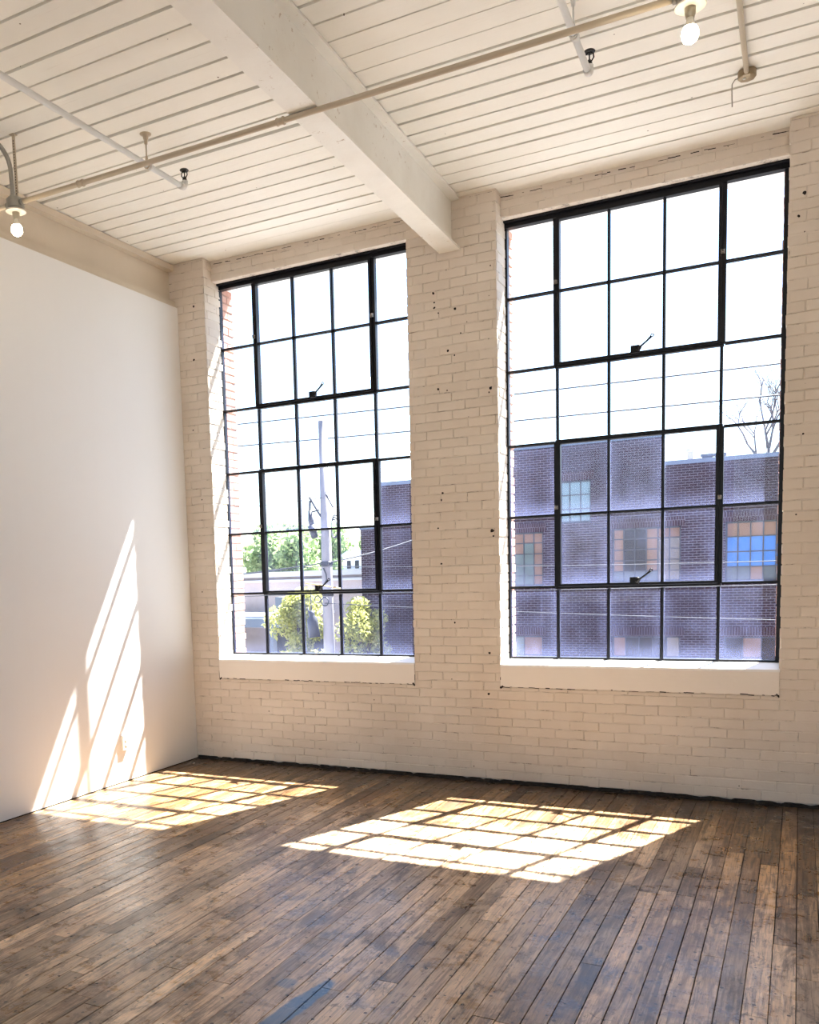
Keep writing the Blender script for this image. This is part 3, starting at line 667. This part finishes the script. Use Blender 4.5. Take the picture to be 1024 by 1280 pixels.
# brick building across the street
FY=22.
def fac(mb,x0,x1,z0,z1,holes,depth=.16,y=FY):
    us=sorted({x0,x1}|{h[i] for h in holes for i in (0,1)}); zs=sorted({z0,z1}|{h[i] for h in holes for i in (2,3)})
    for i in range(len(us)-1):
        for j in range(len(zs)-1):
            um=(us[i]+us[i+1])/2; zm=(zs[j]+zs[j+1])/2
            if any(h[0]<um<h[1] and h[2]<zm<h[3] for h in holes): continue
            mb.quad((us[i],y,zs[j]),(us[i+1],y,zs[j]),(us[i+1],y,zs[j+1]),(us[i],y,zs[j+1]))
    for a,b,c,d in holes:
        mb.quad((a,y,c),(a,y,d),(a,y+depth,d),(a,y+depth,c)); mb.quad((b,y,d),(b,y,c),(b,y+depth,c),(b,y+depth,d))
        mb.quad((a,y,c),(a,y+depth,c),(b,y+depth,c),(b,y,c)); mb.quad((a,y,d),(b,y,d),(b,y+depth,d),(a,y+depth,d))
bl=empty('brick_building',(-6,FY,GZ0)); tag(bl,'dark red-brown brick factory building across the street with steel windows','building')
XB=(-13.38,-12.62,-9.6,-3.57,14.)
A=(-6.62,-5.64,2.93,4.22); Bw=(-9.0,-7.10,1.02,2.72); Cw=(-5.02,-3.08,1.08,2.69); Dw=(-1.90,.04,1.02,2.73)
E_=(-9.0,-7.12,-2.4,-.55); F_=(-5.02,-3.08,-2.4,-.55); G_=(-1.90,.04,-2.4,-.55); H_=(3.1,5.0,1.05,2.7)
holes=[A,Bw,Cw,Dw,E_,F_,G_,H_]
mb=MB()
fac(mb,XB[0],XB[1],GZ0,3.12,[]); fac(mb,XB[1],XB[2],GZ0,4.55,[])
fac(mb,XB[2],XB[3],GZ0,5.30,[A,Bw,Cw[:1]+(XB[3],)+Cw[2:],E_,F_[:1]+(XB[3],)+F_[2:]])
fac(mb,XB[3],XB[4],GZ0,4.47,[(XB[3],Cw[1])+Cw[2:],Dw,(XB[3],F_[1])+F_[2:],G_,H_])
# sides, roofs, backs
def blk(x0,x1,z): 
    mb.quad((x0,FY,GZ0),(x0,FY,z),(x0,FY+12,z),(x0,FY+12,GZ0)); mb.quad((x1,FY,z),(x1,FY,GZ0),(x1,FY+12,GZ0),(x1,FY+12,z)); mb.quad((x0,FY,z),(x1,FY,z),(x1,FY+12,z),(x0,FY+12,z)); mb.quad((x1,FY+12,GZ0),(x0,FY+12,GZ0),(x0,FY+12,z),(x1,FY+12,z))
for a,b,z in ((XB[0],XB[1],3.12),(XB[1],XB[2],4.55),(XB[2],XB[3],4.46),(XB[3],XB[4],4.47)): blk(a,b,z)
mb.box(XB[2],XB[3],FY+.002,FY+.34,4.46,5.30)
adopt(mb.build('brick_wall',M['facade']),bl)
for a,b,z in ((XB[0],XB[1],3.12),(XB[1],XB[2],4.55),(XB[2],XB[3],5.30),(XB[3],XB[4],4.47)):
    mb=MB(); mb.box(a-.02,b+.02,FY-.06,FY+.35,z-.02,z+.10); c=adopt(mb.build('roof_coping',M['coping']),bl); c['label']='blue grey roof coping'
for h in holes[:4]+[E_,F_,G_,H_]:
    mb=MB(); mb.box(h[0]-.1,h[1]+.1,FY-.012,FY+.05,h[3]+.0,h[3]+.27); adopt(mb.build('soldier_course',M['soldier']),bl)
def bwin(h,cols,rows,fills,cells=None,fillmat='tealglass',thick=.03):
    """fills: list of (c0,c1,r0,r1,material,name) rows counted from the top"""
    f=MB(); y=FY+.11; x0,x1,z0,z1=h; W=(x1-x0)/cols; H=(z1-z0)/rows
    f.box(x0,x0+.05,y,y+.06,z0,z1); f.box(x1-.05,x1,y,y+.06,z0,z1); f.box(x0,x1,y,y+.06,z1-.05,z1); f.box(x0,x1,y,y+.06,z0,z0+.06)
    for c in range(1,cols): f.box(x0+c*W-thick/2,x0+c*W+thick/2,y,y+.05,z0,z1)
    for r in range(1,rows): f.box(x0,x1,y+.005,y+.05,z0+r*H-thick/2,z0+r*H+thick/2)
    fo=adopt(f.build('window',M['extframe']),bl)
    for n,(c0,c1,r0,r1,mt) in enumerate(fills):
        m=MB(); m.box(x0+c0*W,x0+c1*W,y+.025,y+.035,z1-r1*H,z1-r0*H)
        nm={'tanboard':'board','bluefilm':'blue_covering','greypanel':'panel'}.get(mt,'pane')
        p=m.build(nm,M[mt]); p.parent=fo; p.matrix_parent_inverse=Matrix.Identity(4)
        if nm!='pane': p['label']={'board':'tan boarded panes','blue_covering':'bright blue covered panes','panel':'grey panel'}[nm]
bwin(A,3,3,[(0,3,0,3,'skyglass')])
bwin(Bw,6,5,[(0,4,0,2,'tanboard'),(0,5,2,5,'tealglass'),(4,6,0,1,'tanboard'),(4,5,1,2,'tealglass'),(5,6,1,5,'tanboard')])
bwin(Cw,6,5,[(0,1,0,4,'tanboard'),(1,3,0,4,'darkglass'),(3,4,0,4,'tanboard'),(4,6,1,5,'tealglass'),(4,6,0,1,'tanboard'),(0,4,4,5,'greypanel')])
bwin(Dw,6,4,[(0,3,0,1,'tanboard'),(3,6,0,1,'tanboard'),(0,3,1,3,'bluefilm'),(3,6,1,3,'bluefilm'),(0,2,3,4,'greypanel'),(2,3,3,4,'tanboard'),(3,6,3,4,'greypanel')])
bwin(E_,3,3,[(0,2,0,3,'tealglass'),(2,3,0,3,'tanboard')])
bwin(F_,5,3,[(0,1,0,1,'tanboard'),(1,4,0,1,'darkglass'),(4,5,0,1,'tealglass'),(0,5,1,3,'darkglass')])
bwin(G_,4,3,[(0,1,0,3,'darkglass'),(1,2,0,3,'tanboard'),(2,4,0,3,'darkglass')])
bwin(H_,6,5,[(0,6,0,5,'darkglass')])
# roof pipe and vents
mb=MB(); mb.lathe([(.075,0),(.075,.42),(.11,.42),(.11,.50),(.0,.50)],(-2.95,FY+1.0,4.47),14); tag(mb.build('roof_vent_pipe',M['lightwall']),'slim vent pipe on the lower brick roof','vent')
mb=MB()
for q in (0,.35): mb.box(-2.62+q,-2.36+q,FY+1,FY+1.3,4.47,4.72); mb.box(-2.66+q,-2.32+q,FY+.97,FY+1.33,4.72,4.79)
tag(mb.build('roof_vent_box',M['canopy']),'low twin-capped vent box on the lower brick roof','vent')
# ---- utility pole
PX,PY=-12.67,18.
root=empty('utility_pole',(PX,PY,GZ0)); tag(root,'weathered utility pole standing outside the left window','utility pole')
mb=MB(); mb.tube([(PX,PY,GZ0),(PX,PY,1),(PX,PY,6.2)],.15,16,True,[.19,.165,.13]); adopt(mb.build('pole',M['polewood']),root)
def pl(name,mb,mat='hardware'): return adopt(mb.build(name,M[mat]),root)
mb=MB(); mb.bar((PX-.1,PY-.1,3.35),(PX-.45,PY-.15,3.95),.05,.05); mb.bar((PX+.1,PY-.1,4.0),(PX+.35,PY-.15,3.6),.04,.04); mb.bar((PX-.15,PY-.12,3.55),(PX-.42,PY-.14,3.5),.04,.04); pl('bracket',mb)
mb=MB(); mb.tube([(PX-.45,PY-.15,3.55),(PX-.42,PY-.15,3.25),(PX-.38,PY-.15,3.05)],.08,12,True,[.05,.09,.08]); mb.tube([(PX-.40,PY-.15,3.1),(PX-.30,PY-.15,2.72)],.11,12,True,[.13,.10]); mb.tube([(PX-.45,PY-.15,3.5),(PX-.43,PY-.15,3.85)],.035,8); pl('cutout_switch',mb)
mb=MB()
for a in range(3): mb.ring((PX+.36+.02*a,PY-.16+.02*a,3.0+.02*a),.17+.02*a,.014)
o_=pl('cable_coil',mb,'cable')
for v_ in o_.data.vertices: v_.co.x=PX+.36+(v_.co.x-PX-.36)*.62; v_.co.z=3.05+(v_.co.z-3.05)*1.6
mb=MB(); mb.lathe([(.17,1.88),(.19,1.9),(.19,1.98),(.17,2.0)],(PX,PY,0),16); pl('pole_band',mb); mb=MB(); mb.lathe([(.17,.96),(.19,.98),(.19,1.06),(.17,1.08)],(PX,PY,0),16); pl('pole_band',mb); mb=MB(); mb.bar((PX-.1,PY-.18,1.95),(PX+.14,PY-.18,1.95),.06,.1); pl('crossarm',mb)
mb=MB(); mb.tube([(PX-.02,PY-.19,1.8),(PX+.08,PY-.22,1.62),(PX+.09,PY-.22,1.45),(PX-.02,PY-.2,1.3)],.022,8); pl('drip_loop',mb,'cable')
# hanging splice case
root=empty('splice_case',(PX-.42,PY-.2,1.1)); tag(root,'dark bottle-shaped cable case hanging beside the utility pole','cable case')
mb=MB(); mb.tube([(PX-.48,PY-.2,1.12),(PX-.48,PY-.2,.42)],.02,8); mb.tube([(PX-.60,PY-.2,.62),(PX-.56,PY-.2,.36)],.015,8); adopt(mb.build('hanging_cable',M['cable']),root)
mb=MB(); mb.tube([(PX-.475,PY-.2,.52),(PX-.475,PY-.2,.40),(PX-.46,PY-.2,.36),(PX-.455,PY-.2,.26),(PX-.40,PY-.2,-.30)],.1,16,True,[.085,.10,.09,.165,.185]); adopt(mb.build('case_body',M['hardware']),root)
for i,(cx,cz,R) in enumerate([(PX-.23,.86,.105),(PX+.02,.79,.125)]):
    mb=MB(); mb.ring((cx,PY-.24,cz),R,.017); tag(mb.build('cable_ring',M['hardware']),('smaller left ring of cable hung before the utility pole','larger right ring of cable hung before the utility pole')[i],'cable ring','cable rings on the pole')
# ---- power lines
def wire(name,pts,r,label,sag=.0):
    mb=MB(); P=[]
    for (a,b) in zip(pts,pts[1:]):
        a=Vector(a);b=Vector(b)
        for k in range(12):
            t=k/12; q=a.lerp(b,t); q.z-=sag*4*t*(1-t); P.append(q)
    P.append(Vector(pts[-1])); mb.tube(P,r,6); tag(mb.build('power_line',M['cable']),label,'power line','overhead power lines')
wire('a',[(-34,19,6.95),(-10.27,19,6.48),(14,19,6.25)],.022,'highest power line, crossing the sky in both windows')
wire('b',[(-34,19,6.3),(-10.29,19,5.76),(14,19,5.45)],.022,'second power line from the top, crossing the sky in both windows')
wire('c',[(-30,PY,1.35),(PX,PY-.2,1.95),(-8.6,21.95,3.7)],.022,'sagging dark cable fixed to the middle of the utility pole',.25)
wire('d',[(-30,PY,1.2),(PX,PY-.2,1.04),(14,17.8,1.25)],.014,'low cable passing just above the hanging cable case',.12)
wire('e',[(-30,PY,1.9),(PX-.1,PY-.2,1.86),(14,20,1.9)],.012,'thin cable in front of the small pale house and brick building',.3)
wire('f',[(PX,PY-.2,.74),(14,17.9,-.12)],.012,'lowest thin cable across the lower windows of the brick building',.18)
wire('g',[(-30,PY,4.9),(PX,PY-.2,3.9)],.010,'drooping thin cable meeting the pole brackets from the left',.5)
# ---- trees
def leafcloud(mb,cs,n,size,rr):
    for i in range(n):
        c,r=rr.choice(cs); 
        while True:
            q=Vector((rr.uniform(-1,1),rr.uniform(-1,1),rr.uniform(-1,1)))
            if .25<q.length<1: break
        p=Vector(c)+q*r
        a=Vector((rr.uniform(-1,1),rr.uniform(-1,1),rr.uniform(-1,1))).normalized(); b=a.cross(Vector((rr.uniform(-1,1),rr.uniform(-1,1),rr.uniform(-1,1)))).normalized()
        s=size*rr.uniform(.6,1.3); mb.ccur=(rr.random(),)*3+(1,)
        mb.quad(p-a*s,p-b*s*.5,p+a*s,p+b*s*.5)
def tree(loc,h,crown_r,mat,label,seed,nl=3500,size=.28,crown_h=None,group=None,low=.35):
    rr=random.Random(seed); root=empty('leafy_tree',loc); L=Vector(loc); mb=MB(); cs=[]
    mb.tube([L,L+Vector((.1,0,h*.35)),L+Vector((.0,0,h*.75))],.2,8,True,[crown_r*.07+.05,crown_r*.05+.03,.04])
    for k in range(20):
        a=rr.uniform(0,6.28); zz=h*rr.uniform(low,.92); e=1-abs((zz/h-.62))*1.1; R=crown_r*rr.uniform(.25,.75)*e
        p=L+Vector((math.cos(a)*R,math.sin(a)*R,zz)); cs.append((p,crown_r*rr.uniform(.28,.46)))
        st=L+Vector((0,0,zz*.65)); mb.tube([st,(st+p)/2+Vector((0,0,-.1)),p],.05,6,True,[crown_r*.03+.02,crown_r*.02+.012,.012])
    cs.append((L+Vector((0,0,h*.9)),crown_r*.32))
    adopt(mb.build('trunk',M['bark']),root); lf=MB(); leafcloud(lf,cs,nl,size,rr); adopt(lf.build('foliage',M[mat]),root)
    tag(root,label,'tree',group)
tree((-37.2,55,GZ0),10.3,3.0,'leaf_green','round bright green tree at the left of the trees behind the flat roof',1,5200,.27,low=.3)
tree((-41.0,67,GZ0),10.9,3.4,'leaf_green','bright green tree in the middle of the trees behind the flat roof',2,5200,.30,low=.3)
tree((-43.6,79,GZ0),11.0,3.8,'leaf_green','green tree behind the utility pole and the flat roof',3,4600,.33,low=.3)
tree((-45.0,92,GZ0),10.6,4.2,'leaf_green','low green tree just above the small pale house',4,4000,.36,low=.3)
tree((-33.4,53.2,GZ0),9.6,2.1,'leaf_green','green tree beside the brick jamb of the left window',9,3600,.26,low=.3)
tree((-14.95,20.3,GZ0),5.8,1.32,'leaf_yellow','yellow-green young tree behind the utility pole and hanging case',5,7000,.085,low=.40)
tree((-12.25,19.45,GZ0),5.6,1.02,'leaf_yellow','yellow-green leafy sapling in front of the dark brick corner',6,4200,.08,low=.45)
# bare tree behind the lower brick roof
def bare(loc,label):
    rr=random.Random(8); root=empty('bare_tree',loc); mb=MB()
    def br(p,d,l,r,dep):
        q=p+d*l; m_=p+d*(l*.5)+Vector((rr.uniform(-.05,.05),0,rr.uniform(-.03,.03)))*l
        mb.tube([p,m_,q],r,6,True,[r,r*.82,r*.62])
        if dep==0: return
        for k in range(rr.choice((2,3,3))):
            nd=(d+Vector((rr.uniform(-.75,.75),rr.uniform(-.5,.5),rr.uniform(-.15,.45)))).normalized()
            br(p+d*(l*rr.uniform(.55,1.)),nd,l*rr.uniform(.6,.82),r*.58,dep-1)
    L=Vector(loc); br(L,Vector((.012,0,1)),9.5,.15,0)
    T=L+Vector((.11,0,9.4))
    for a in ((-.55,0,.85),(.10,0,1),(.45,.1,.9),(-.15,.3,1)): br(T+Vector((0,0,rr.uniform(-1.,.0)))*1.0,Vector(a).normalized(),1.5,.075,4)
    adopt(mb.build('branches',M['barebark']),root); tag(root,label,'tree')
bare((-1.35,36,GZ0+1.2),'bare leafless tree rising behind the lower brick roof')
# ---- low flat building at left, canopy, pale house
root=empty('low_building',(-26,35,GZ0)); tag(root,'low building with pale flat roof and faded brick parapet, left of the pole','building')
mb=MB(); mb.box(-44,-18.6,35,50,GZ0,1.55); adopt(mb.build('wall',M['pinkwall']),root)
mb=MB(); mb.box(-44.1,-18.5,34.8,50.1,1.55,1.82); mb.box(-44.1,-18.5,34.7,35,1.28,1.40); adopt(mb.build('roof_edge',M['roofing']),root)
mb=MB(); mb.box(-27.6,-27.1,35.6,36.2,1.82,2.15); adopt(mb.build('roof_hatch',M['canopy']),root)
for q in range(3):
    mb=MB(); mb.box(-25.2+q*2.3,-23.9+q*2.3,34.95,35.01,-2.6,-.9); adopt(mb.build('window',M['darkglass']),root)
root=empty('loading_canopy',(-22,30,GZ0)); tag(root,'dark blue-grey steel canopy on posts in front of the low building','canopy')
mb=MB(); mb.box(-30,-20.6,29.6,31,-.78,-.36); adopt(mb.build('canopy_beam',M['canopy']),root)
mb=MB(); mb.box(-30,-20.9,29.9,34.7,-.36,-.26); adopt(mb.build('canopy_roof',M['roofing']),root)
for xx in (-28,-24.9,-21.9):
    mb=MB(); mb.box(xx-.16,xx+.16,29.9,30.2,GZ0,-.78); adopt(mb.build('post',M['canopy']),root)
mb=MB(); mb.box(-21.6,-20.4,29.95,30.6,.05,.62); mb.box(-21.1,-20.9,30.2,30.4,-.26,.05); tag(mb.build('rooftop_unit',M['canopy']),'dark grey box unit standing on the canopy roof','roof unit')
root=empty('pale_house',(-26,50.5,GZ0)); tag(root,'small pale blue house far behind the pole','house')
mb=MB(); mb.box(-28.1,-24.0,50.5,55,GZ0,2.75); adopt(mb.build('wall',M['lightwall']),root)
mb=MB(); mb.hexa([(-28.4,50.2,2.75),(-23.7,50.2,2.75),(-23.7,55.3,2.75),(-28.4,55.3,2.75),(-27.9,50.7,3.2),(-24.2,50.7,3.2),(-24.2,54.8,3.2),(-27.9,54.8,3.2)]); adopt(mb.build('roof',M['canopy']),root)
for q in range(6):
    mb=MB(); mb.box(-27.8+q*.62,-27.52+q*.62,50.44,50.51,1.95,2.5); adopt(mb.build('window',M['darkglass']),root)

# ------------------------------------------------------------------ light
w=bpy.data.worlds.new('sky'); bpy.context.scene.world=w; w.use_nodes=True; nt=w.node_tree
bg=nt.nodes['Background']; sk=nt.nodes.new('ShaderNodeTexSky'); sk.sky_type='NISHITA'; sk.sun_disc=False
SD=Vector((.375,1.,1.66)).normalized()
sk.sun_elevation=math.asin(SD.z); sk.sun_rotation=math.atan2(SD.x,SD.y); sk.air_density=1.0; sk.dust_density=.9; sk.ozone_density=1.
nt.links.new(sk.outputs[0],bg.inputs[0]); bg.inputs[1].default_value=.58
sun=bpy.data.lights.new('sun','SUN'); sun.energy=74; sun.angle=math.radians(.6); sun.color=(1,.965,.91)
so=bpy.data.objects.new('sun',sun); C.objects.link(so); so.rotation_euler=SD.to_track_quat('Z','Y').to_euler(); so.location=(3,8,14)

# ------------------------------------------------------------------ camera
F=Vector((-0.47699802891396864,0.8730909797823209,-0.10092086719274629)); Rt=Vector((0.8786837007597368,0.47629691789166634,-0.03249923116125461)); U=Vector((-0.019693512418107323,0.10417959027394211,0.9943635042274971))
cam=bpy.data.cameras.new('camera'); co=bpy.data.objects.new('camera',cam); C.objects.link(co)
m=Matrix((( Rt.x,U.x,-F.x,0),(Rt.y,U.y,-F.y,-6.59580376),(Rt.z,U.z,-F.z,1.62),(0,0,0,1))); co.matrix_world=m
cam.sensor_fit='HORIZONTAL'; cam.sensor_width=36; cam.lens=1128.661/1024*36; cam.shift_x=(512-385.077)/1024; cam.shift_y=(832.922-640)/1024; cam.clip_start=.05; cam.clip_end=500
sc=bpy.context.scene; sc.camera=co
sc.view_settings.view_transform='Standard'; sc.view_settings.look='None'; sc.view_settings.gamma=1; sc.view_settings.exposure=-0.27
try:
    sc.cycles.max_bounces=16; sc.cycles.diffuse_bounces=10; sc.cycles.transparent_max_bounces=16; sc.cycles.glossy_bounces=6; sc.cycles.sample_clamp_indirect=12
except Exception: pass
